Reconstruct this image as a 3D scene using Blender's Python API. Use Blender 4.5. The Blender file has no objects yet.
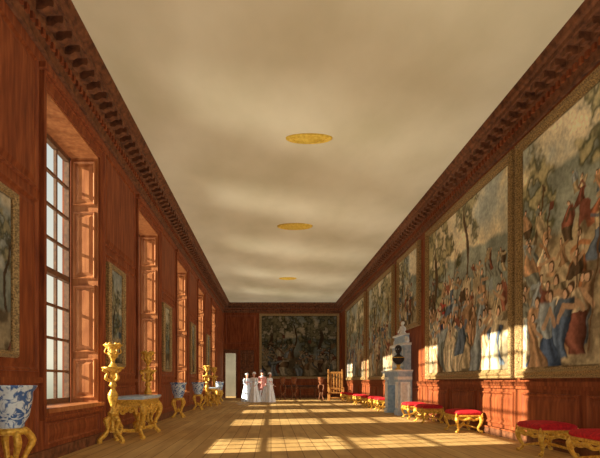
import bpy, bmesh, math, random
import numpy as np
from mathutils import Vector, Matrix
random.seed(4)
L=3.30; R=4.85; D=33.1; ZC=6.55; EYE=1.17; Y0=-2.0
scn=bpy.context.scene
try:
    scn.view_settings.view_transform='Standard'
    scn.view_settings.look='None'
except Exception as e: print(e)

# ---------------------------------------------------------------- materials
def lin(c):
    return tuple(((v/255)/12.92 if v/255<=0.04045 else ((v/255+0.055)/1.055)**2.4) for v in c)
def newmat(name):
    m=bpy.data.materials.new(name); m.use_nodes=True
    nt=m.node_tree; b=nt.nodes['Principled BSDF']
    return m,nt,b
def noisemat(name,c1,c2,scale=(4,4,4),nscale=3,detail=6,rough=.6,metal=0,bump=0,c3=None,bscale=None,spec=.3,lo=.3,hi=.7):
    m,nt,b=newmat(name); N=nt.nodes; K=nt.links
    tc=N.new('ShaderNodeTexCoord'); mp=N.new('ShaderNodeMapping'); mp.inputs['Scale'].default_value=scale
    K.new(tc.outputs['Object'],mp.inputs['Vector'])
    n=N.new('ShaderNodeTexNoise'); n.inputs['Scale'].default_value=nscale; n.inputs['Detail'].default_value=detail
    K.new(mp.outputs[0],n.inputs['Vector'])
    r=N.new('ShaderNodeValToRGB'); r.color_ramp.elements[0].position=lo; r.color_ramp.elements[1].position=hi
    r.color_ramp.elements[0].color=(*lin(c1),1); r.color_ramp.elements[1].color=(*lin(c2),1)
    if c3:
        e=r.color_ramp.elements.new((lo+hi)/2); e.color=(*lin(c3),1)
    K.new(n.outputs['Fac'],r.inputs['Fac']); K.new(r.outputs['Color'],b.inputs['Base Color'])
    b.inputs['Roughness'].default_value=rough; b.inputs['Metallic'].default_value=metal
    b.inputs['Specular IOR Level'].default_value=spec
    if bump:
        n2=N.new('ShaderNodeTexNoise'); n2.inputs['Scale'].default_value=bscale or nscale*4; n2.inputs['Detail'].default_value=3
        K.new(tc.outputs['Object'],n2.inputs['Vector'])
        bp=N.new('ShaderNodeBump'); bp.inputs['Strength'].default_value=bump; bp.inputs['Distance'].default_value=.03
        K.new(n2.outputs['Fac'],bp.inputs['Height']); K.new(bp.outputs[0],b.inputs['Normal'])
    return m
M={}
M['wood']=noisemat('mahogany_panelling',(100,48,24),(148,82,44),(7,7,.8),2.2,8,.6,c3=(126,64,33),spec=.15)
M['wooddk']=noisemat('mahogany_cornice',(74,44,28),(130,82,52),(3,3,3),3,6,.6,bump=.3,spec=.15)
M['shutter']=noisemat('shutter_wood_backlit',(140,80,42),(176,112,64),(7,7,.8),2,8,.5,spec=.2)  # lighter orange than the panelling: sky backlight put into the wood colour
M['sash']=noisemat('sash_wood',(84,56,36),(116,80,52),(5,5,5),3,4,.6)
M['gold']=noisemat('gilding',(170,116,28),(232,184,74),(10,10,10),2.5,4,.38,.3,.5,spec=.5)
M['rose']=noisemat('yellow_gilt_plaster',(206,164,52),(232,196,84),(6,6,6),2.5,4,.6,.1)
M['framegold']=noisemat('carved_frame_gilding',(92,70,40),(186,152,98),(14,14,14),3,4,.5,.15,.8,bscale=40)
M['red']=noisemat('crimson_damask',(150,14,22),(206,34,40),(9,9,9),2.5,3,.75,bump=.2)
M['marble']=noisemat('grey_blue_marble',(136,154,168),(184,196,200),(5,5,5),2,9,.3)
M['white']=noisemat('white_marble',(205,200,188),(235,230,218),(5,5,5),2,5,.45)
M['black']=noisemat('ebony',(18,16,16),(44,36,32),(5,5,5),2,5,.35)
M['skin']=noisemat('skin',(206,150,122),(224,172,146),(9,9,9),2,3,.6)
M['hair']=noisemat('brown_hair',(60,38,24),(96,64,40),(30,30,30),2,3,.6)
M['muslin']=noisemat('white_muslin',(222,224,226),(246,246,244),(6,6,2),3,4,.8)
M['muslinb']=noisemat('pale_blue_muslin',(190,202,216),(222,228,234),(6,6,2),3,4,.8)
M['pink']=noisemat('pale_rose_silk',(206,128,120),(232,172,160),(6,6,2),3,4,.6)
M['dark']=noisemat('dark_cloth',(40,34,40),(70,60,62),(6,6,2),3,4,.8)
M['oak']=noisemat('light_oak',(130,84,36),(176,120,56),(6,6,1),3,5,.6)
M['redvase']=noisemat('brown_lacquer',(74,38,24),(150,92,58),(9,9,9),3,4,.35)
M['plaster']=noisemat('grey_plaster',(104,98,84),(128,120,104),(1,1,1),1,4,.9)
M['eye']=noisemat('eye_dark',(20,16,14),(36,28,24),(5,5,5),2,2,.3)
M['lip']=noisemat('lips',(160,70,66),(180,88,80),(5,5,5),2,2,.5)

# blue and white porcelain
def porcelain():
    m,nt,b=newmat('blue_white_porcelain'); N=nt.nodes; K=nt.links
    tc=N.new('ShaderNodeTexCoord')
    n=N.new('ShaderNodeTexNoise'); n.inputs['Scale'].default_value=9; n.inputs['Detail'].default_value=5; n.inputs['Distortion'].default_value=1.5
    K.new(tc.outputs['Object'],n.inputs['Vector'])
    r=N.new('ShaderNodeValToRGB'); r.color_ramp.interpolation='EASE'
    r.color_ramp.elements[0].position=.43; r.color_ramp.elements[1].position=.55
    r.color_ramp.elements[0].color=(*lin((60,92,140)),1); r.color_ramp.elements[1].color=(*lin((196,206,208)),1)
    K.new(n.outputs['Fac'],r.inputs['Fac'])
    K.new(r.outputs[0],b.inputs['Base Color']); b.inputs['Roughness'].default_value=.2
    return m
M['porc']=porcelain()

# floor boards
def floormat():
    m,nt,b=newmat('oak_floorboards'); N=nt.nodes; K=nt.links
    tc=N.new('ShaderNodeTexCoord'); mp=N.new('ShaderNodeMapping'); mp.inputs['Rotation'].default_value=(0,0,math.radians(90))
    K.new(tc.outputs['Object'],mp.inputs['Vector'])
    br=N.new('ShaderNodeTexBrick'); br.inputs['Scale'].default_value=1; br.inputs['Brick Width'].default_value=3.2; br.inputs['Row Height'].default_value=.26
    br.inputs['Mortar Size'].default_value=.007; br.offset=.37
    br.inputs['Color1'].default_value=(*lin((200,164,108)),1); br.inputs['Color2'].default_value=(*lin((184,146,92)),1); br.inputs['Mortar'].default_value=(*lin((132,98,58)),1)
    K.new(mp.outputs[0],br.inputs['Vector'])
    n=N.new('ShaderNodeTexNoise'); n.inputs['Scale'].default_value=1.6; n.inputs['Detail'].default_value=8
    mp2=N.new('ShaderNodeMapping'); mp2.inputs['Scale'].default_value=(4,.5,1); K.new(tc.outputs['Object'],mp2.inputs['Vector']); K.new(mp2.outputs[0],n.inputs['Vector'])
    r=N.new('ShaderNodeValToRGB'); r.color_ramp.elements[0].position=.3; r.color_ramp.elements[1].position=.7
    r.color_ramp.elements[0].color=(.78,.76,.7,1); r.color_ramp.elements[1].color=(1.1,1.08,1.0,1)
    K.new(n.outputs['Fac'],r.inputs['Fac'])
    mx=N.new('ShaderNodeMix'); mx.data_type='RGBA'; mx.blend_type='MULTIPLY'; mx.inputs['Factor'].default_value=1
    K.new(br.outputs['Color'],mx.inputs['A']); K.new(r.outputs['Color'],mx.inputs['B']); K.new(mx.outputs['Result'],b.inputs['Base Color'])
    b.inputs['Roughness'].default_value=.7; b.inputs['Specular IOR Level'].default_value=.15
    return m
M['floor']=floormat()
M['ceil']=noisemat('distempered_ceiling',(200,188,152),(224,213,180),(.5,.3,1),1.1,7,.95,c3=(213,201,167),spec=.05)

def paintmat():
    m,nt,b=newmat('woven_tapestry'); N=nt.nodes; K=nt.links
    a=N.new('ShaderNodeAttribute'); a.attribute_name='Col'
    n=N.new('ShaderNodeTexNoise'); n.inputs['Scale'].default_value=14; n.inputs['Detail'].default_value=4
    tc=N.new('ShaderNodeTexCoord'); K.new(tc.outputs['Object'],n.inputs['Vector'])
    r=N.new('ShaderNodeValToRGB'); r.color_ramp.elements[0].position=.3; r.color_ramp.elements[1].position=.7
    r.color_ramp.elements[0].color=(.8,.8,.8,1); r.color_ramp.elements[1].color=(1.2,1.2,1.2,1)
    K.new(n.outputs['Fac'],r.inputs['Fac'])
    mx=N.new('ShaderNodeMix'); mx.data_type='RGBA'; mx.blend_type='MULTIPLY'; mx.inputs['Factor'].default_value=1
    K.new(a.outputs['Color'],mx.inputs['A']); K.new(r.outputs['Color'],mx.inputs['B']); K.new(mx.outputs['Result'],b.inputs['Base Color'])
    b.inputs['Roughness'].default_value=.9; b.inputs['Specular IOR Level'].default_value=.05
    return m
M['tap']=paintmat()

# ---------------------------------------------------------------- mesh builder
class MB:
    def __init__(s): s.v=[]; s.f=[]; s.m=[]; s.sm=[]; s.mats=[]
    def mi(s,k):
        if k not in s.mats: s.mats.append(k)
        return s.mats.index(k)
    def add(s,vs,fs,k,smooth=False):
        o=len(s.v); s.v+= [tuple(v) for v in vs]; i=s.mi(k)
        for f in fs: s.f.append(tuple(o+a for a in f)); s.m.append(i); s.sm.append(smooth)
    def box(s,x0,x1,y0,y1,z0,z1,k):
        x0,x1=sorted((x0,x1)); y0,y1=sorted((y0,y1)); z0,z1=sorted((z0,z1))
        vs=[(x,y,z) for z in (z0,z1) for (x,y) in ((x0,y0),(x1,y0),(x1,y1),(x0,y1))]
        s.add(vs,[(3,2,1,0),(4,5,6,7),(0,1,5,4),(1,2,6,5),(2,3,7,6),(3,0,4,7)],k)
    def rings(s,rings,k,smooth=True,cap=True,closed=True):
        n=len(rings[0]); vs=[p for r in rings for p in r]; fs=[]
        for i in range(len(rings)-1):
            for j in range(n if closed else n-1):
                a=i*n+j; b=i*n+(j+1)%n; fs.append((a,b,b+n,a+n))
        if cap:
            fs.append(tuple(range(n-1,-1,-1))); fs.append(tuple((len(rings)-1)*n+j for j in range(n)))
        s.add(vs,fs,k,smooth)
    def lathe(s,prof,c,k,segs=24,sx=1,sy=1,wave=0,wn=9,smooth=True):
        rs=[]
        zmax=max(p[1] for p in prof); zmin=min(p[1] for p in prof)
        for r,z in prof:
            t=(zmax-z)/(zmax-zmin+1e-6)
            rs.append([(c[0]+r*sx*(1+wave*t*math.sin(wn*a))*math.cos(a),c[1]+r*sy*(1+wave*t*math.sin(wn*a))*math.sin(a),c[2]+z) for a in [2*math.pi*j/segs for j in range(segs)]])
        s.rings(rs,k,smooth)
    def tube(s,pts,rad,k,segs=8,sub=3,flat=1):
        P=[Vector(p) for p in pts]
        if not hasattr(rad,'__len__'): rad=[rad]*len(P)
        Q=[];Rr=[]
        for i in range(len(P)-1):
            p0=P[max(i-1,0)];p1=P[i];p2=P[i+1];p3=P[min(i+2,len(P)-1)]
            for j in range(sub):
                t=j/sub
                Q.append(.5*((2*p1)+(p2-p0)*t+(2*p0-5*p1+4*p2-p3)*t*t+(3*p1-p0-3*p2+p3)*t**3)); Rr.append(rad[i]*(1-t)+rad[i+1]*t)
        Q.append(P[-1]); Rr.append(rad[-1])
        rings=[]; up=Vector((0,0,1)); prev=None
        for i,q in enumerate(Q):
            d=(Q[min(i+1,len(Q)-1)]-Q[max(i-1,0)]).normalized()
            if prev is None:
                a=d.cross(up)
                if a.length<.05: a=d.cross(Vector((0,1,0)))
            else: a=prev-d*prev.dot(d)
            a.normalize(); prev=a; b=d.cross(a)
            rings.append([tuple(q+Rr[i]*(math.cos(t)*a+math.sin(t)*b*flat)) for t in [2*math.pi*j/segs for j in range(segs)]])
        s.rings(rings,k)
    def ell(s,c,r,k,segs=16,n=10):
        rs=[]
        for i in range(n+1):
            th=-math.pi/2+math.pi*i/n; rr=max(math.cos(th),.02)
            rs.append([(c[0]+r[0]*rr*math.cos(a),c[1]+r[1]*rr*math.sin(a),c[2]+r[2]*math.sin(th)) for a in [2*math.pi*j/segs for j in range(segs)]])
        s.rings(rs,k)
    def rrloft(s,rows,c,k,q=5):   # rows (hx,hy,r,z)
        rs=[]
        for hx,hy,r,z in rows:
            ring=[]
            for (sx,sy,a0) in ((1,1,0),(-1,1,90),(-1,-1,180),(1,-1,270)):
                for j in range(q):
                    a=math.radians(a0+90*j/(q-1)); ring.append((c[0]+sx*(hx-r)+r*math.cos(a),c[1]+sy*(hy-r)+r*math.sin(a),c[2]+z))
            rs.append(ring)
        s.rings(rs,k)
    def frame(s,P,u0,u1,v0,v1,prof,k,smooth=False):   # mitred moulding; prof (inset,proj)
        rs=[]
        for ins,w in prof:
            rs.append([P(u0+ins,v0+ins,w),P(u1-ins,v0+ins,w),P(u1-ins,v1-ins,w),P(u0+ins,v1-ins,w)])
        s.rings(rs,k,smooth,cap=False)
    def panel(s,P,u0,u1,v0,v1,k,w=.05,h=.025):  # raised & fielded panel
        s.frame(P,u0,u1,v0,v1,[(0,0),(.008,h),(w*.5,h*1.1),(w,h*.2),(w+.02,h*.2)],k)
        ww=w+.02; b=min(.07,(u1-u0)*.12)
        rs=[[P(u0+i,v0+i,q),P(u1-i,v0+i,q),P(u1-i,v1-i,q),P(u0+i,v1-i,q)] for i,q in ((ww,h*.2),(ww+b,h*.8),(ww+b+.002,h*.8))]
        s.rings(rs,k,False,cap=False); r=rs[-1]; s.add(r,[(0,1,2,3)],k)
    def obj(s,name,loc=(0,0,0),rot=0,parent=None,bevel=0):
        me=bpy.data.meshes.new(name); me.from_pydata(s.v,[],s.f)
        for k in s.mats: me.materials.append(M[k])
        me.polygons.foreach_set('material_index',s.m); me.polygons.foreach_set('use_smooth',s.sm); me.update()
        bm=bmesh.new(); bm.from_mesh(me); bmesh.ops.recalc_face_normals(bm,faces=bm.faces); bm.to_mesh(me); bm.free()
        return place(name,me,loc,rot,parent,bevel)
def place(name,me,loc=(0,0,0),rot=0,parent=None,bevel=0):
    o=bpy.data.objects.new(name,me); o.location=loc; o.rotation_euler=(0,0,rot); scn.collection.objects.link(o)
    if parent: o.parent=parent
    if bevel:
        b=o.modifiers.new('Bevel','BEVEL'); b.width=bevel; b.segments=2; b.limit_method='ANGLE'
    return o

PR=lambda u,v,w:(R-w,u,v)
PL=lambda u,v,w:(-L+w,u,v)
PB=lambda u,v,w:(u,D-w,v)

# ---------------------------------------------------------------- shell
b=MB(); b.box(-L-.75,R+.3,Y0,D+.3,-.2,0,'floor'); b.obj('floor')
b=MB(); b.box(-L-.75,R+.3,Y0,D+.3,ZC,ZC+.2,'ceil'); b.obj('ceiling')
b=MB(); b.box(R,R+.3,Y0,D+.3,0,ZC,'wood'); b.obj('wall_right')
# windows
WN=[2.17+4.83*i for i in range(6)]; WW=2.2; SILL=.72; WT=5.45; REC=.58
b=MB()
edges=[Y0]+[e for w in WN for e in (w,w+WW)]+[D+.3]
for i in range(0,len(edges),2): b.box(-L-REC-.12,-L,edges[i],edges[i+1],0,ZC,'wood')
for w in WN:
    b.box(-L-REC-.12,-L,w,w+WW,0,SILL,'wood'); b.box(-L-REC-.12,-L,w,w+WW,WT,ZC,'wood')
b.obj('wall_left')
# window units
def window_mesh():
    b=MB(); x=-REC
    k='sash'; t=.05
    y0,y1,z0,z1=0.04,WW-.04,SILL+.05,WT-.04
    b.box(x-.04,x+.05,y0,y0+.07,z0,z1,k); b.box(x-.04,x+.05,y1-.07,y1,z0,z1,k)
    b.box(x-.04,x+.05,y0,y1,z0,z0+.09,k); b.box(x-.04,x+.05,y0,y1,z1-.08,z1,k)
    zm=(z0+z1)/2; b.box(x-.05,x+.05,y0,y1,zm-.05,zm+.05,k)
    nc=4
    for i in range(1,nc):
        yy=y0+(y1-y0)*i/nc; b.box(x-.02,x+.03,yy-.028,yy+.028,z0,z1,k)
    nr=8
    for i in range(1,nr):
        if i==nr//2: continue
        zz=z0+(z1-z0)*i/nr; b.box(x-.02,x+.03,y0,y1,zz-.022,zz+.022,k)
    b.box(x-.05,.09,-.06,WW+.06,SILL-.02,SILL+.05,'shutter')
    for (yy,sgn) in ((WW,-1),(0,1)):
        b.box(x+.06,-.005,yy,yy+sgn*.035,SILL+.05,WT-.02,'shutter')
        P=(lambda yy,sgn:(lambda u,v,w:(u,yy+sgn*(.035+w),v)))(yy,sgn)
        for a,c in ((SILL+.12,1.6),(1.72,3.0),(3.12,4.4),(4.52,5.36)):
            b.panel(P,x+.1,-.05,a,c,'shutter',.045,.03)
    b.box(x+.06,-.005,.035,WW-.035,WT-.03,WT,'shutter')
    P=lambda u,v,w:(w,u,v)
    b.frame(P,-.16,WW+.16,SILL-.12,WT+.16,[(0,0),(0,.07),(.04,.075),(.05,.045),(.12,.035),(.16,.03),(.16,-.0)],'wood')
    b.box(.0,.12,-.22,WW+.22,WT+.16,WT+.24,'wood')
    b.panel(P,.0,WW,.22,SILL-.16,'wood',.05,.03)
    me=b.obj('window_1',(-L,WN[0],0)).data
    return me
wm=window_mesh()
for i in range(1,6): place('window_%d'%(i+1),wm,(-L,WN[i],0))
# pier panelling
b=MB()
for i in range(-1,6):
    a=(WN[i]+WW if i>=0 else Y0)+.24; c=(WN[i+1] if i<5 else D)-.24
    b.panel(PL,a,c,1.3,3.72,'wood',.06,.035)
    b.panel(PL,a,c,3.86,5.7,'wood',.06,.035)
    b.panel(PL,a,c,.26,1.08,'wood',.06,.035)
    b.box(-L,-L+.06,a-.07,c+.07,1.14,1.22,'wood')
b.obj('trim_panelling_left')
b=MB(); b.box(-L,-L+.05,Y0,D,0,.17,'wooddk'); b.obj('baseboard_left')
b=MB(); b.box(R-.05,R,Y0,D,0,.18,'wooddk'); b.box(R-.065,R,Y0,D,.15,.18,'wood'); b.obj('baseboard_right')
b=MB(); b.box(-2.25+.0,R-.06,D-.05,D,0,.18,'wooddk'); b.obj('baseboard_back')
# cornices
def cornice(name,P,u0,u1,pr):
    b=MB(); k='wooddk'
    prof=[(0,5.88),(.05,5.88),(.05,5.93),(.02,5.96),(.06,6.03),(.06,6.16),(.1,6.18),(.12,6.2),(.12,6.34),(pr-.1,6.35),(pr-.1,6.43),(pr-.05,6.45),(pr-.02,6.5),(pr,6.54),(pr,ZC-.002),(0,ZC-.002)]
    rs=[[P(u,z,w) for w,z in prof] for u in (u0,u1)]
    b.rings(rs,k,False)
    u=u0+.1
    while u<u1-.1:
        sec=[(.12,6.21),(.2,6.2),(pr-.2,6.25),(pr-.13,6.235),(pr-.12,6.29),(pr-.13,6.35),(.12,6.35)]
        b.rings([[P(uu,z,w) for w,z in sec] for uu in (u,u+.13)],'wooddk',False)
        u+=.3
    u=u0+.05
    while u<u1-.1:
        b.rings([[P(uu,z,w) for w,z in ((.06,6.05),(.1,6.05),(.1,6.15),(.06,6.15))] for uu in (u,u+.075)],'wood',False)
        u+=.15
    b.obj(name)
cornice('trim_cornice_left',PL,Y0,D,.48); cornice('trim_cornice_right',PR,Y0,D,.42)
cornice('trim_cornice_back',PB,-L+.0,R,.3)

# ---------------------------------------------------------------- back wall
DX0,DX1,DZ=-3.16,-2.42,3.1
b=MB(); b.box(-L,DX0,D,D+.3,0,ZC,'wood'); b.box(DX0,DX1,D,D+.3,DZ,ZC,'wood'); b.box(DX1,R,D,D+.3,0,ZC,'wood'); b.obj('wall_back')
b=MB()
b.box(DX0-.1,DX0,D-.07,D-.002,.0,DZ+.1,'wooddk'); b.box(DX1,DX1+.1,D-.07,D-.002,.0,DZ+.1,'wooddk'); b.box(DX0-.1,DX1+.1,D-.08,D-.002,DZ,DZ+.12,'wooddk')
b.box(DX0-.13,DX1+.2,D-.14,D-.002,DZ+.14,DZ+.24,'wooddk')
b.obj('door_1')
b=MB(); x0,x1=-2.12,-1.16
b.box(x0,x1,D-.03,D-.002,0,3.3,'wooddk')
for (a,c) in ((x0+.04,(x0+x1)/2-.02),((x0+x1)/2+.02,x1-.04)):
    for (p,q) in ((.2,1.0),(1.1,2.1),(2.2,3.2)): b.panel(lambda u,v,w:(u,D-.03-w,v),a,c,p,q,'wooddk',.05,.03)
b.box(x0-.1,x0,D-.08,D-.002,0,3.3,'wood'); b.box(x1,x1+.1,D-.08,D-.002,0,3.3,'wood'); b.box(x0-.1,x1+.1,D-.08,D-.002,3.3,3.42,'wood')
b.box(x0-.16,x1+.16,D-.14,D-.002,3.44,3.54,'wood'); b.ell(((x0+x1)/2+.06,D-.09,1.05),(.03,.04,.03),'gold'); b.obj('door_2')
b=MB(); b.panel(PB,-3.1,-1.0,3.75,5.7,'wood',.06,.03)
b.panel(PB,-.85,1.9,.26,1.2,'wood',.06,.03); b.panel(PB,2.0,4.7,.26,1.2,'wood',.06,.03); b.obj('trim_panelling_back')
# anteroom beyond the door
b=MB(); b.box(-L-1.5,-1.5,D+3.2,D+3.4,0,4,'plaster'); b.box(-1.6,-1.5,D+.3,D+3.2,0,4,'plaster'); b.obj('wall_anteroom')
b=MB(); b.box(-L-1.5,-1.5,D+.3,D+3.4,4,4.2,'plaster'); b.obj('ceiling_anteroom')
b=MB(); b.box(-L-1.5,-1.5,D+.3,D+3.4,-.2,-.001,'floor'); b.obj('floor_anteroom')

# ---------------------------------------------------------------- right wall trim
TAPS=[(3.6,9.32),(9.48,14.75),(15.5,18.1),(18.75,23.7),(24.4,30.6)]
b=MB()
b.box(R-.07,R,Y0,D,1.08,1.16,'wood'); b.box(R-.045,R,Y0,D,1.02,1.08,'wood')
for a,c in TAPS+[(30.9,32.9)]:
    n=max(1,round((c-a)/1.9)); st=(c-a)/n
    for i in range(n): b.panel(PR,a+i*st+.08,a+(i+1)*st-.08,.26,.95,'wood',.06,.035)
b.panel(PR,14.88,15.38,1.3,5.7,'wood',.05,.03); b.panel(PR,18.22,18.63,1.3,5.7,'wood',.05,.03); b.panel(PR,23.82,24.3,1.3,5.7,'wood',.05,.03)
b.panel(PR,30.8,32.9,1.3,5.7,'wood',.05,.03)
b.obj('trim_panelling_right')

# ---------------------------------------------------------------- tapestries
def vnoise(U,V,f,rng):
    n=int(f)+8; g=rng.random((n*2,n*2)); x=U*f; y=V*f
    xi=np.floor(x).astype(int); yi=np.floor(y).astype(int); fx=x-xi; fy=y-yi
    fx=fx*fx*(3-2*fx); fy=fy*fy*(3-2*fy); xi%=n*2-1; yi%=n*2-1
    return (g[yi,xi]*(1-fx)+g[yi,xi+1]*fx)*(1-fy)+(g[yi+1,xi]*(1-fx)+g[yi+1,xi+1]*fx)*fy
def fbm(U,V,f,rng,o=5):
    s=0;a=.5
    for i in range(o): s=s+a*vnoise(U,V,f*2**i,rng); a*=.5
    return s
def sst(a,b,x): t=np.clip((x-a)/(b-a),0,1); return t*t*(3-2*t)
CLOTH=[(206,190,152),(220,208,174),(206,190,152),(92,110,132),(160,124,84),(156,90,64),(138,144,132),(190,172,132),(122,132,126),(192,150,104),(150,166,172),(102,82,60),(176,158,120),(136,78,58),(150,166,176)]
def paint(W,H,asp,seed,trees,nfig,dark=1.0,hz=.42,extra=()):
    rng=np.random.default_rng(seed); u=np.linspace(0,asp,W); v=np.linspace(0,1,H); U,V=np.meshgrid(u,v)
    C=lambda c:np.array(lin(c))[None,None,:]
    n1=fbm(U,V,3,rng); n2=fbm(U,V,9,rng); n3=fbm(U,V,22,rng,3)
    U0,V0_=U,V
    U=U+.035*(fbm(U0,V0_,14,rng,3)-.44); V=V+.035*(fbm(U0,V0_,14,rng,3)-.44)
    t=sst(.32,.56,n1)[...,None]
    col=C((162,174,170))*(1-t)+C((220,210,176))*t
    h=sst(.0,.04,hz+.2+.22*(n1-.5)-V)[...,None]; col=col*(1-h)+(C((138,150,140))*(.6+.75*n2[...,None]))*h
    for (cx,cy,r,shade) in trees:
        d=np.sqrt((U-cx)**2+((V-cy)*.8)**2)/r+ (n2-.48)*2.4
        m=(sst(1.1,.7,d)*sst(.34,.5,n3+.1))[...,None]*.9
        q=sst(.38,.6,n3)[...,None]
        leaf=C((82,84,56))*(1-q)+C((166,158,112))*q
        col=col*(1-m)+leaf*shade*m
        tr=(sst(.09*r,.06*r,np.abs(U-cx-.03*np.sin(V*12)))*sst(cy+.05,cy-.05,V))[...,None]
        col=col*(1-tr)+C((90,70,50))*tr
    g=sst(.0,.05,hz-.05+.12*(n1-.5)-V)[...,None]
    q=sst(.4,.6,n2)[...,None]
    gr=C((112,98,72))*(1-q)+C((172,156,118))*q
    col=col*(1-g)+gr*g
    F=[]
    for i in range(nfig): F.append((rng.uniform(.0,asp),rng.uniform(0,1)**1.3*hz*1.1,None))
    F+=list(extra); F.sort(key=lambda q:-q[1])
    for (cx,bv,cc) in F:
        h=(.3-.3*bv)*rng.uniform(.8,1.15); c=cc or CLOTH[rng.integers(len(CLOTH))]; lean=rng.uniform(-.4,.4)
        tt=(V-bv)/h; ax=U-cx-lean*(V-bv)-.02*np.sin(tt*5+cx*9)*h*3
        w=h*(.24-.13*np.clip(tt,0,1)+.07*np.sin(np.clip(tt,0,1)*7+bv*30+cx*7))
        d=np.abs(ax)/w+(n3-.44)*.5
        m=sst(1.1,.9,d)*sst(-.02,.02,tt)*sst(.86,.8,tt)
        fold=.78+.3*np.sin(ax/w*5+tt*5+cx*20+n2*9)-.28*ax/w
        fold=np.clip(fold,.3,1.4)*(1-.55*sst(.7,1,d))
        low=tt<rng.uniform(.3,.7); c2=CLOTH[rng.integers(len(CLOTH))]
        base=np.where(low[...,None],C(c),C(c2)) 
        m=m[...,None]; col=col*(1-m)+base*fold[...,None]*m
        sx=cx+lean*.72*h; sz=bv+.72*h; ac=[(190,152,112),c,c2][rng.integers(3)]
        for k in range(2):
            an=rng.uniform(-1.2,.9); ln=.24*h; sg=1 if k else -1
            ex=sx+sg*math.cos(an)*ln; ez=sz+math.sin(an)*ln
            dx,dz=ex-sx,ez-sz; q=np.clip(((U-sx)*dx+(V-sz)*dz)/(ln*ln),0,1)
            dd=np.hypot(U-sx-q*dx,V-sz-q*dz); mm=sst(.05*h,.03*h,dd)[...,None]*.85; col=col*(1-mm)+C(ac)*mm*.85
        hx=cx+lean*.9*h; dd=np.hypot((U-hx)*1.15,V-bv-.89*h)/(.072*h)
        mm=sst(1.15,.9,dd)[...,None]; col=col*(1-mm)+C((84,62,42))*mm
        dd=np.hypot((U-hx+.015*h)*1.3,V-bv-.875*h)/(.055*h)
        mm=sst(1.1,.9,dd)[...,None]; col=col*(1-mm)+C((206,168,132))*mm
        if rng.random()<.12:
            dd=np.abs(U-cx-.15*h-.12*(V-bv)); mm=(sst(.006,.003,dd)*sst(bv,bv+.02,V)*sst(bv+1.7*h,bv+1.65*h,V))[...,None]; col=col*(1-mm)+C((96,70,46))*mm
            dd=np.maximum(np.abs(U-cx-.15*h-.12*1.5*h-.09*h)/(.1*h),np.abs(V-bv-1.5*h-.03*h*np.sin(U*60))/(.12*h)); mm=sst(1.05,.95,dd)[...,None]; col=col*(1-mm)+C(CLOTH[rng.integers(len(CLOTH))])*mm*(.6+.6*n3[...,None])
    bd=np.minimum(np.minimum(U0,asp-U0),np.minimum(V0_,1-V0_)); mm=sst(.03,.026,bd)[...,None]
    bc=C((120,98,62))*(.6+.9*sst(.4,.6,fbm(U0,V0_,30,rng,2))[...,None]); col=col*(1-mm)+bc*mm
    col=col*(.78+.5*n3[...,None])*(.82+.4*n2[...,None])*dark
    lum=col.mean(axis=2,keepdims=True); col=(col*.76+lum*.24)*np.array([1.05,1.0,.9])[None,None,:]
    return col
def canvas(name,P,u0,u1,v0,v1,W,H,seed,trees,nfig,fw=.16,flip=False,dark=1.,hz=.42,extra=(),fk='framegold',w0=.05,border=True):
    asp=(u1-u0)/(v1-v0)
    col=paint(W,H,asp,seed,trees,nfig,dark,hz,extra)
    b=MB()
    vs=[]
    for j in range(H):
        for i in range(W):
            a=i/(W-1); a=1-a if flip else a
            vs.append(P(u0+(u1-u0)*a,v0+(v1-v0)*j/(H-1),w0))
    fs=[(j*W+i,j*W+i+1,(j+1)*W+i+1,(j+1)*W+i) for j in range(H-1) for i in range(W-1)]
    b.add(vs,fs,'tap',False); n=len(b.v)
    b.frame(P,u0-fw*.45,u1+fw*.45,v0-fw*.45,v1+fw*.45,[(0,.005),(0,w0+.04),(.02,w0+.07),(fw*.3,w0+.05),(fw*.45,w0+.075),(fw*.6,w0+.085),(fw*.8,w0+.03),(fw,w0+.02),(fw,w0)],fk)
    o=b.obj(name); me=o.data
    at=me.color_attributes.new('Col','FLOAT_COLOR','POINT')
    A=np.ones((len(me.vertices),4),dtype=np.float32); A[:n,:3]=col.reshape(-1,3); at.data.foreach_set('color',A.ravel())
    return o
V0,V1=1.3,5.66
def T(i): a,c=TAPS[i]; return a+.06,c-.06
a,c=T(0); canvas('framed_tapestry',PR,a,c,V0,V1,320,260,11,[(.62,.9,.2,1.1),(.12,.7,.15,1.1)],75,.18,True,1.3,.62,
   extra=[(.12,.03,(60,88,132)),(.2,.02,(70,98,140)),(.28,.05,(84,112,150)),(.17,.35,(170,120,70)),(.4,.3,(190,120,60)),(.5,.5,(168,100,60)),(.08,.4,(206,196,160))])
a,c=T(1); canvas('framed_tapestry',PR,a,c,V0,V1,280,240,23,[(.15,.8,.3,.95),(.66,.95,.18,1.0)],70,.18,True,1.25,.5,
   extra=[(.22,.28,(170,44,34)),(.3,.22,(48,60,90)),(.35,.3,(180,50,40)),(.5,.1,(206,198,170)),(.8,.25,(200,190,160)),(1.,.1,(80,100,130))])
a,c=T(2); canvas('framed_tapestry',PR,a,c,3.05,V1,120,120,31,[(.2,.8,.3,.9)],26,.16,True,1.0)
a,c=T(3); canvas('framed_tapestry',PR,a,c,V0,V1,160,140,47,[(.3,.75,.34,1.),(.9,.8,.25,1.)],40,.16,True,1.1)
a,c=T(4); canvas('framed_tapestry',PR,a,c,V0,V1,160,120,53,[(.3,.75,.34,1.),(1.,.8,.25,1.)],40,.16,True,1.1)
canvas('framed_tapestry',PB,-.74,4.62,1.4,5.74,200,160,61,[(.15,.7,.3,.7),(.95,.75,.36,.7),(.55,.85,.2,.8)],40,.16,False,.42)
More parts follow.
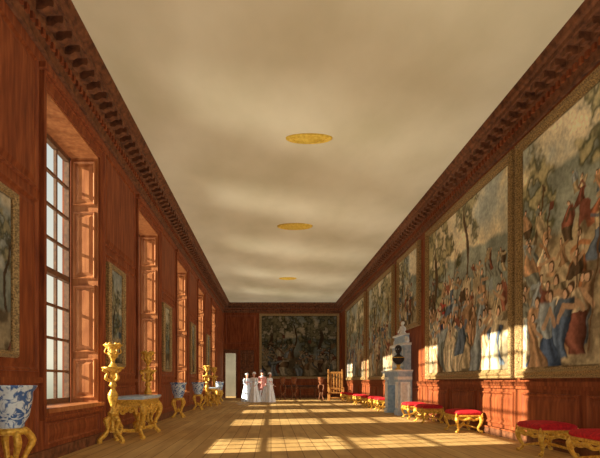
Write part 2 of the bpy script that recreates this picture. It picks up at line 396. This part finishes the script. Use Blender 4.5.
# pictures on the left piers
for (a,c) in ((4.9,6.05),(9.55,10.5),(14.4,15.4),(19.3,20.3),(24.1,25.1)):
    canvas('framed_painting',PL,a,c,1.5,3.5,70,110,70+int(a),[(.2,.6,.25,.8),(.5,.7,.18,.9)],3,.08,False,.6,.35,(),'framegold',.05)
# ceiling roses
def rose(x,y,rx,ry):
    b=MB(); b.lathe([(1,0),(.98,-.03),(.9,-.05),(.84,-.025),(.6,-.03),(.55,-.05),(.3,-.05),(.22,-.09),(.03,-.1)],(0,0,0),'rose',40,rx,ry,0)
    for i in range(16):
        t=2*math.pi*i/16; b.ell((rx*.72*math.cos(t),ry*.72*math.sin(t),-.03),(.05,.03,.02),'rose',8,5)
    b.obj('ceiling_rose',(x,y,ZC-.001))
rose(.84,10.62,.52,.2); rose(.83,16.66,.62,.32); rose(.88,25.1,.46,.24)

# ---------------------------------------------------------------- furniture
def stool():
    b=MB(); hx,hy=.29,.36
    b.rrloft([(hx-.03,hy-.03,.03,.36),(hx,hy,.03,.365),(hx,hy,.03,.40),(hx-.02,hy-.02,.03,.41)],(0,0,0),'gold')
    b.rrloft([(hx-.02,hy-.02,.05,.405),(hx+.01,hy+.01,.06,.43),(hx+.015,hy+.015,.07,.465),(hx-.01,hy-.01,.08,.495),(hx-.08,hy-.08,.1,.515),(hx-.18,hy-.18,.08,.522)],(0,0,0),'red')
    for sx in (-1,1):
        for sy in (-1,1):
            x=sx*(hx-.05); y=sy*(hy-.05)
            b.tube([(x,y,.38),(x+sx*.035,y+sy*.035,.31),(x+sx*.02,y+sy*.02,.2),(x-sx*.02,y-sy*.02,.1),(x+sx*.01,y+sy*.01,.04),(x+sx*.04,y+sy*.04,.028)],[.045,.05,.034,.024,.028,.026],'gold',10)
            b.ell((x+sx*.035,y+sy*.035,.03),(.038,.038,.03),'gold',10,6)
            b.ell((x+sx*.035,y+sy*.035,.32),(.045,.045,.045),'gold',10,6)
            b.lathe([(.0,-.0),(.018,-.02),(.012,-.035),(.024,-.09)],(sx*hx,sy*hy,.45),'gold',8)
    for sy in (-1,1):
        b.tube([(-hx+.06,sy*(hy-.03),.34),(-.12,sy*(hy-.02),.29),(0,sy*(hy-.01),.33),(.12,sy*(hy-.02),.29),(hx-.06,sy*(hy-.03),.34)],[.03,.025,.04,.025,.03],'gold',8)
    for sx in (-1,1):
        b.tube([(sx*(hx-.03),-hy+.06,.34),(sx*(hx-.02),-.15,.29),(sx*(hx-.01),0,.33),(sx*(hx-.02),.15,.29),(sx*(hx-.03),hy-.06,.34)],[.03,.025,.04,.025,.03],'gold',8)
    for s in (-1,1): b.tube([(-hx+.06,s*(hy-.06),.1),(0,0,.16),(hx-.06,-s*(hy-.06),.1)],[.018,.026,.018],'gold',8)
    b.lathe([(.0,.14),(.05,.16),(.035,.2),(.015,.22),(.0,.24)],(0,0,0),'gold',12)
    return b
st=stool(); XS=R-.07-.34; first=None
for d in (5.2,6.35,7.75,11.1,13.55,14.9,19.0,20.4,21.8,23.9,26.2,28.2):
    if first is None: first=st.obj('stool',(XS,d,0)).data
    else: place('stool',first,(XS,d,0))

def console():
    b=MB(); hx,hy=.3,.72; H=.86
    b.rrloft([(hx-.02,hy-.02,.03,H-.06),(hx+.0,hy+.0,.04,H-.045),(hx+.02,hy+.02,.05,H-.02),(hx+.01,hy+.01,.05,H)],(0,0,0),'marble')
    b.rrloft([(hx-.05,hy-.05,.03,H-.2),(hx-.03,hy-.03,.03,H-.18),(hx-.03,hy-.03,.03,H-.09),(hx-.01,hy-.01,.03,H-.06)],(0,0,0),'gold')
    for sx in (-1,1):
        for sy in (-1,1):
            x=sx*(hx-.07); y=sy*(hy-.08)
            b.tube([(x,y,H-.16),(x+sx*.05,y+sy*.05,.58),(x+sx*.03,y+sy*.03,.42),(x-sx*.04,y-sy*.04,.24),(x-sx*.02,y-sy*.02,.12),(x+sx*.04,y+sy*.04,.05)],[.065,.075,.055,.035,.045,.04],'gold',12)
            b.ell((x+sx*.03,y+sy*.03,.045),(.06,.06,.045),'gold',12,8); b.ell((x+sx*.05,y+sy*.05,.6),(.07,.07,.07),'gold',12,8)
            b.ell((x-sx*.03,y-sy*.03,.25),(.055,.055,.05),'gold',12,8)
    for sx in (-1,1):
        n=7
        for i in range(n):
            y=-hy+.2+(2*hy-.4)*i/(n-1); zz=H-.22-.08*(1-abs(i-3)/3)
            b.ell((sx*(hx-.05),y,zz),(.035,.09,.055),'gold',10,6)
        b.ell((sx*(hx-.03),0,H-.26),(.05,.12,.11),'gold',12,8)
        for s in (-1,1): b.tube([(sx*(hx-.05),s*.12,H-.28),(sx*(hx-.05),s*.25,H-.36),(sx*(hx-.05),s*.42,H-.34),(sx*(hx-.05),s*.55,H-.24)],[.03,.035,.03,.03],'gold',8)
    for s in (-1,1): b.tube([(-hx+.1,s*(hy-.1),.18),(0,s*.3,.14),(0,0,.2)],[.035,.04,.05],'gold',8); b.tube([(hx-.1,s*(hy-.1),.18),(0.02,s*.3,.14),(0,0,.2)],[.035,.04,.05],'gold',8)
    b.lathe([(.02,.14),(.12,.18),(.14,.28),(.06,.34),(.05,.38),(.09,.4),(.04,.46),(.01,.5)],(0,0,0),'gold',16)
    return b
ct=console().obj('console_table',(-2.82,10.25,0)); place('console_table',ct.data,(-2.82,23.5,0))

def torchere():
    b=MB(); H=1.42
    for i in range(3):
        t=2*math.pi*i/3-.5; c,s=math.cos(t),math.sin(t)
        P=lambda r,z:(r*c,r*s,z)
        b.tube([P(.05,.5),P(.12,.42),P(.09,.28),P(.15,.16),P(.25,.07),P(.25,.03)],[.04,.055,.04,.045,.04,.028],'gold',10)
        b.ell(P(.24,.035),(.055,.055,.035),'gold',10,6); b.ell(P(.13,.43),(.055,.055,.06),'gold',10,6)
        b.tube([P(.04,H-.25),P(.13,H-.2),P(.1,H-.1),P(.19,H-.04)],[.025,.035,.025,.03],'gold',8)
    b.lathe([(.05,.2),(.1,.26),(.06,.34),(.05,.48),(.1,.54),(.1,.58),(.05,.62),(.045,.7),(.09,.84),(.095,.92),(.05,1.0),(.04,1.04),(.08,1.08),(.05,1.14),(.04,1.2),(.07,1.26),(.05,1.34),(.1,H-.05),(.2,H-.02),(.21,H+.01),(.17,H+.015)],(0,0,0),'gold',20)
    z=H+.015
    b.lathe([(.09,z),(.07,z+.03),(.035,z+.08),(.04,z+.14),(.09,z+.2),(.1,z+.27),(.07,z+.31),(.17,z+.4),(.18,z+.42),(.14,z+.41)],(0,0,0),'gold',18)
    for i in range(6):
        t=2*math.pi*i/6+.3; c,s=math.cos(t),math.sin(t)
        b.tube([(.08*c,.08*s,z+.24),(.15*c,.15*s,z+.28),(.12*c,.12*s,z+.36),(.17*c,.17*s,z+.42)],[.014,.014,.012,.014],'gold',6)
        b.ell((.11*c,.11*s,z+.43),(.035,.035,.03),'gold',8,5)
    return b
tt=torchere().obj('gilt_torchere',(-2.98,9.05,0))
for x,y in ((-2.95,11.5),(-2.95,22.1),(-2.95,24.9)): place('gilt_torchere',tt.data,(x,y,0))

def jar(vk='porc',sk='gold',h=.5,w=.29,base=.66):
    b=MB(); z=base; s=w/.29; q=h/.5
    b.lathe([(.13*s,z),(.15*s,z+.02*q),(.145*s,z+.04*q),(.2*s,z+.14*q),(.235*s,z+.3*q),(.245*s,z+.42*q),(.29*s,z+.485*q),(.29*s,z+.5*q),(.265*s,z+.5*q),(.225*s,z+.42*q),(.2*s,z+.25*q),(.02,z+.06*q)],(0,0,0),vk,28)
    b.lathe([(.14*s,z-.08),(.2*s,z-.07),(.21*s,z-.03),(.17*s,z),(.1*s,z-.005)],(0,0,0),sk,20)
    for i in range(4):
        t=math.pi/4+math.pi/2*i; c,sn=math.cos(t),math.sin(t)
        P=lambda r,zz:(r*c,r*sn,zz)
        b.tube([P(.16,z-.05),P(.23,z-.16),P(.17,z*.55),P(.11,z*.3),P(.19,.08),P(.23,.035)],[.04,.045,.032,.028,.032,.03],sk,10)
        b.ell(P(.22,.035),(.045,.045,.035),sk,10,6)
    b.lathe([(.06,z*.28),(.12,z*.3),(.1,z*.36),(.03,z*.45),(.01,z*.5)],(0,0,0),sk,14)
    return b
j=jar(h=.48,w=.27,base=.64).obj('porcelain_jar_on_stand',(-2.96,5.47,0))
for x,y in ((-2.95,15.3),(-2.95,19.4),(-2.95,27.5)): place('porcelain_jar_on_stand',j.data,(x,y,0))
jr=jar('redvase','wooddk',.42,.2,.98).obj('lacquer_vase_on_stand',(.72,29.8,0))
for x in (1.42,3.1): place('lacquer_vase_on_stand',jr.data,(x,29.8,0))
b=MB(); b.box(-1.1,1.1,-.28,.28,.82,.88,'black'); b.box(-1.05,1.05,-.25,.25,.66,.82,'wooddk')
for x in (-.98,0,.98):
    for y in (-.2,.2): b.lathe([(.03,0),(.04,.05),(.025,.1),(.04,.4),(.05,.55),(.045,.66)],(x,y,0),'wooddk',12)
b.obj('side_table',(1.9,31.4,0),bevel=.01)
b=MB()
for x in (-.42,.42):
    b.box(x-.045,x+.045,.25,.34,0,1.8,'oak'); b.box(x-.04,x+.04,-.34,-.26,0,.75,'oak'); b.box(x-.045,x+.045,-.36,.3,.72,.77,'oak')
    b.ell((x,.295,1.84),(.05,.05,.06),'oak',12,8)
b.box(-.46,.46,-.36,.34,.42,.48,'oak')
for z in (.7,1.68): b.box(-.42,.42,.27,.32,z-.06,z+.06,'oak')
for i in range(4): x=-.27+.18*i; b.box(x-.045,x+.045,.28,.31,.5,1.68,'oak')
b.box(-.42,.42,.27,.32,.12,.18,'oak'); b.box(-.42,.42,-.32,-.28,.12,.18,'oak')
b.obj('high_backed_chair',(3.95,29.2,0),bevel=.008)

# chimneypiece against the right wall
b=MB(); c0,c1=16.25,18.15; pj=.46; X=R-.072
def cb(w0,w1,y0,y1,z0,z1,k): b.box(X-w0,X-w1,y0,y1,z0,z1,k)
for (a,c) in ((c0,c0+.42),(c1-.42,c1)):
    cb(0,pj,a,c,0,1.32,'marble'); cb(0,pj+.04,a-.03,c+.03,0,.16,'marble'); cb(0,pj+.03,a-.02,c+.02,1.22,1.32,'white')
    b.panel(lambda u,v,w:(X-pj-w,u,v),a+.05,c-.05,.24,1.14,'white',.04,.025)
b.panel(lambda u,v,w:(X-u,c0-w,v),.06,pj-.06,.24,1.14,'white',.04,.025)
cb(0,pj-.02,c0+.42,c1-.42,1.02,1.32,'marble'); cb(0,.06,c0+.42,c1-.42,.0,1.02,'black')
cb(0,pj+.02,c0-.01,c1+.01,1.32,1.46,'marble'); cb(0,pj+.1,c0-.09,c1+.09,1.46,1.5,'marble'); cb(0,pj+.13,c0-.12,c1+.12,1.5,1.55,'white')
# overmantel with scrolled shoulders
cb(0,.22,c0+.12,c1-.12,1.55,2.4,'marble'); cb(0,.3,c0+.06,c1-.06,2.4,2.48,'white')
cb(0,.2,c0+.35,c1-.35,2.48,2.76,'marble'); cb(0,.26,c0+.3,c1-.3,2.76,2.82,'white')
for s,e in ((1,c0+.3),(-1,c1-.3)):
    b.tube([(X-.12,e-s*.2,2.52),(X-.12,e-s*.12,2.62),(X-.12,e-s*.02,2.56),(X-.12,e,2.72)],[.06,.07,.055,.05],'white',10)
b.frame(lambda u,v,w:(X-.22-w,u,v),c0+.3,c1-.3,1.68,2.3,[(0,0),(0,.03),(.05,.04),(.09,.01),(.09,0)],'white')
ym=c0+.62
b.lathe([(.1,2.82),(.12,2.86),(.08,2.9),(.11,2.96),(.12,3.02),(.06,3.09),(.035,3.12)],(X-.15,ym,0),'white',18)
b.ell((X-.16,ym,3.18),(.055,.06,.075),'white'); b.ell((X-.14,ym,3.21),(.058,.06,.06),'white')
b.tube([(X-.2,ym-.09,3.02),(X-.24,ym-.16,2.94),(X-.28,ym-.14,3.07)],[.03,.025,.016],'white')
b.tube([(X-.2,ym+.09,3.02),(X-.22,ym+.18,2.97),(X-.26,ym+.2,2.86)],[.03,.025,.016],'white')
b.obj('marble_chimneypiece')
b=MB()
b.lathe([(.12,0),(.13,.03),(.08,.06),(.05,.1),(.07,.16),(.09,.18)],(0,0,0),'gold',20)
b.lathe([(.05,.17),(.13,.24),(.2,.33),(.21,.42),(.14,.48),(.07,.52),(.06,.57)],(0,0,0),'black',24,1,.75)
b.ell((0,-.02,.68),(.1,.12,.145),'black',20,14); b.tube([(0,-.12,.7),(0,-.155,.655),(0,-.13,.64)],[.012,.02,.014],'black',8)
for s in (-1,1): b.ell((s*.1,0,.68),(.014,.025,.04),'black',8,6); b.ell((s*.04,-.125,.71),(.018,.012,.01),'white',8,6)
b.ell((0,0,.74),(.115,.13,.12),'black',20,12)
b.lathe([(.2,.4),(.215,.42),(.2,.44)],(0,0,0),'gold',24,1,.75)
b.obj('marble_bust',(X-.4,16.5,1.551),-.5)

# ---------------------------------------------------------------- people
def person(name,x,y,rot,h,gown,sash,kind='woman',hat='muslin',train=0):
    root=bpy.data.objects.new(name,None); scn.collection.objects.link(root)
    root.location=(x,y,0); root.rotation_euler=(0,0,rot); s=h/1.65; root.scale=(s,s,s)
    V=[(0,0,.88),(0,0,1.02),(0,-.01,1.2),(0,0,1.34),(0,0,1.41),(0,-.01,1.5)]
    Rr=[.13,.105,.13,.09,.048,.05]; E=[(0,1),(1,2),(2,3),(3,4),(4,5)]
    hands=[]
    for sx in (-1,1):
        n=len(V); V+=[(sx*.155,0,1.335),(sx*.215,.02,1.08),(sx*(.17 if sx>0 else .12),-.16,.93 if sx>0 else 1.04)]; Rr+=[.05,.038,.026]
        E+=[(3,n),(n,n+1),(n+1,n+2)]; hands.append(V[-1])
        n=len(V); V+=[(sx*.09,0,.82),(sx*.1,-.02*sx,.46),(sx*.1,.03-.03*sx,.09),(sx*.115,-.13,.035)]; Rr+=[.085,.055,.036,.03]
        E+=[(0,n),(n,n+1),(n+1,n+2),(n+2,n+3)]
    me=bpy.data.meshes.new('body'); bm=bmesh.new(); lay=bm.verts.layers.skin.verify()
    vs=[]
    for i,(v,r) in enumerate(zip(V,Rr)):
        q=bm.verts.new(v); q[lay].radius=(r,r); q[lay].use_root=(i==0); vs.append(q)
    for a,c in E: bm.edges.new((vs[a],vs[c]))
    bm.to_mesh(me); bm.free(); me.materials.append(M['skin'])
    o=bpy.data.objects.new('body',me); scn.collection.objects.link(o); o.parent=root
    o.modifiers.new('Skin','SKIN').use_smooth_shade=True; o.modifiers.new('Sub','SUBSURF').render_levels=2
    if kind=='man': me.materials[0]=M['muslin']
    b=MB(); c=(0,-.012,1.55)
    b.ell(c,(.072,.09,.105),'skin',20,14); b.ell((0,-.03,1.485),(.045,.05,.04),'skin')
    b.tube([(0,-.095,1.565),(0,-.118,1.535),(0,-.1,1.525)],[.008,.014,.01],'skin',8)
    for sx in (-1,1):
        b.ell((sx*.028,-.09,1.562),(.012,.009,.007),'eye',10,6); b.ell((sx*.074,.0,1.548),(.01,.018,.028),'skin',8,6)
        b.tube([(sx*.014,-.1,1.58),(sx*.03,-.098,1.585),(sx*.046,-.086,1.578)],.004,'hair',6)
    b.ell((0,-.094,1.505),(.02,.008,.007),'lip',10,6)
    b.obj('head',parent=root)
    b=MB(); b.ell((0,.015,1.575),(.082,.092,.1),'hair',18,12)
    if kind=='woman':
        b.ell((0,.09,1.6),(.045,.05,.045),'hair'); b.lathe([(.088,1.6),(.09,1.64),(.07,1.69),(.02,1.71)],(0,.02,0),hat,20)
        b.lathe([(.09,1.595),(.13,1.6),(.132,1.607),(.09,1.612)],(0,.01,0),hat,20)
    else:
        b.lathe([(.085,1.62),(.088,1.75),(.085,1.76),(.02,1.765)],(0,.01,0),'dark',20); b.lathe([(.085,1.615),(.15,1.62),(.15,1.63),(.085,1.632)],(0,.01,0),'dark',20)
    b.obj('hair_and_hat',parent=root)
    b=MB()
    if kind=='woman':
        b.lathe([(.34,.012),(.335,.05),(.3,.3),(.25,.6),(.19,.9),(.15,1.08),(.125,1.17)],(0,.03,0),gown,54,1,1,.09,9)
        if train: b.lathe([(.4,.012),(.38,.04),(.27,.2),(.18,.5),(.1,.9)],(0,.3,0),gown,40,.75,1.1,.08,9)
        b.lathe([(.13,1.13),(.145,1.2),(.148,1.26),(.14,1.32),(.1,1.375),(.06,1.39)],(0,0,0),gown,28,1.08,.86)
        b.lathe([(.137,1.14),(.14,1.15),(.14,1.175),(.137,1.185)],(0,0,0),sash,28,1.08,.9)
    else:
        b.lathe([(.2,.62),(.19,.8),(.165,.98),(.15,1.06),(.165,1.2),(.17,1.28),(.14,1.35),(.07,1.4),(.055,1.43)],(0,0.01,0),gown,32,1.08,.86,.05,6)
        b.lathe([(.062,1.385),(.07,1.41),(.058,1.45),(.05,1.455)],(0,-.005,0),'muslin',18)
        for sx in (-1,1):
            b.tube([(sx*.09,0,.84),(sx*.1,-.02*sx,.48)],[.095,.066],'muslin',12,3)
            b.tube([(sx*.1,.03-.03*sx,.1),(sx*.105,-.04,.05),(sx*.115,-.15,.035)],[.042,.045,.035],'black',10)
    for sx,hd in zip((-1,1),hands):
        e=(sx*.215,.02,1.08)
        b.tube([(sx*.13,0,1.345),(sx*.18,.005,1.29),(sx*.205,.015,1.17),(sx*.215,.02,1.09)],[.06,.072,.055,.046],gown,12)
        q=tuple(e[i]*.15+hd[i]*.85 for i in range(3)); b.tube([e,q],[.048,.036],gown,12)
    b.obj('clothing',parent=root)
    b=MB()
    for sx,hd in zip((-1,1),hands):
        hx,hy,hz=hd; b.ell((hx-sx*.01,hy-.035,hz-.005),(.036,.045,.016),'skin',12,8)
        for i,ln in enumerate((.055,.066,.07,.062)):
            ox=hx-sx*.01+(i-1.5)*.018; b.tube([(ox,hy-.065,hz-.005),(ox*1.0,hy-.065-ln*.5,hz-.004),(ox,hy-.065-ln*.85,hz-.03),(ox,hy-.06-ln*.8,hz-.045)],[.0095,.009,.008,.006],'skin',6)
        b.tube([(hx-sx*.04,hy-.02,hz),(hx-sx*.062,hy-.045,hz-.006),(hx-sx*.06,hy-.075,hz-.016)],[.011,.01,.007],'skin',6)
    b.obj('hands',parent=root)
person('woman_in_white_gown',-1.36,27.3,.5,1.58,'muslinb','pink')
person('woman_in_white_gown',-.94,26.5,-.4,1.62,'muslin','muslinb')
person('man_in_rose_coat',-.51,27.5,.2,1.7,'pink','pink','man')
person('woman_in_white_gown',-.06,26.4,1.0,1.6,'muslin','pink',train=1)

# ---------------------------------------------------------------- lights
def sun(name,d,s,c,shadow=True,ang=.6):
    l=bpy.data.lights.new(name,'SUN'); l.energy=s; l.color=c; l.angle=math.radians(ang); l.use_shadow=shadow
    o=bpy.data.objects.new(name,l); o.rotation_euler=Vector(d).to_track_quat('-Z','Y').to_euler(); scn.collection.objects.link(o); o.location=(-12,5,9)
sun('sun',(1,.22,-.36),17,(1,.93,.74))
sun('fill_ceiling_streaks',(1,.45,.62),2.2,(1,.98,.9),True,20)  # added sun from below, throws soft streaks through the windows onto the ceiling
sun('fill_bounce_up',(.35,.15,1),1.45,(.99,.98,.93),False,60)
sun('fill_bounce_left',(-1,.3,-.1),.75,(1,.94,.82),False,60)
sun('fill_window_right',(1,.35,-.35),1.1,(1,.98,.92),False,60)
sun('fill_forward',(0,.8,-.8),.85,(1,.97,.9),False,60)
w=bpy.data.worlds.new('World'); scn.world=w; w.use_nodes=True; nt=w.node_tree; N=nt.nodes; K=nt.links
bg=N['Background']; tc=N.new('ShaderNodeTexCoord'); sp=N.new('ShaderNodeSeparateXYZ'); K.new(tc.outputs['Generated'],sp.inputs[0])
r=N.new('ShaderNodeValToRGB'); r.color_ramp.elements[0].position=.47; r.color_ramp.elements[1].position=.75
r.color_ramp.elements[0].color=(*lin((150,150,120)),1); r.color_ramp.elements[1].color=(*lin((196,206,206)),1)
e=r.color_ramp.elements.new(.52); e.color=(*lin((236,228,200)),1)
mr=N.new('ShaderNodeMapRange'); mr.inputs['From Min'].default_value=-1; K.new(sp.outputs['Z'],mr.inputs['Value']); K.new(mr.outputs[0],r.inputs['Fac'])
K.new(r.outputs[0],bg.inputs['Color']); bg.inputs['Strength'].default_value=1.05

# ---------------------------------------------------------------- camera
cd=bpy.data.cameras.new('Camera'); co=bpy.data.objects.new('Camera',cd); scn.collection.objects.link(co)
co.location=(0,0,EYE); co.rotation_euler=(math.radians(90),0,0)
cd.sensor_width=36; cd.lens=28.8; cd.shift_x=29/600; cd.shift_y=152/600; cd.clip_end=200
scn.camera=co
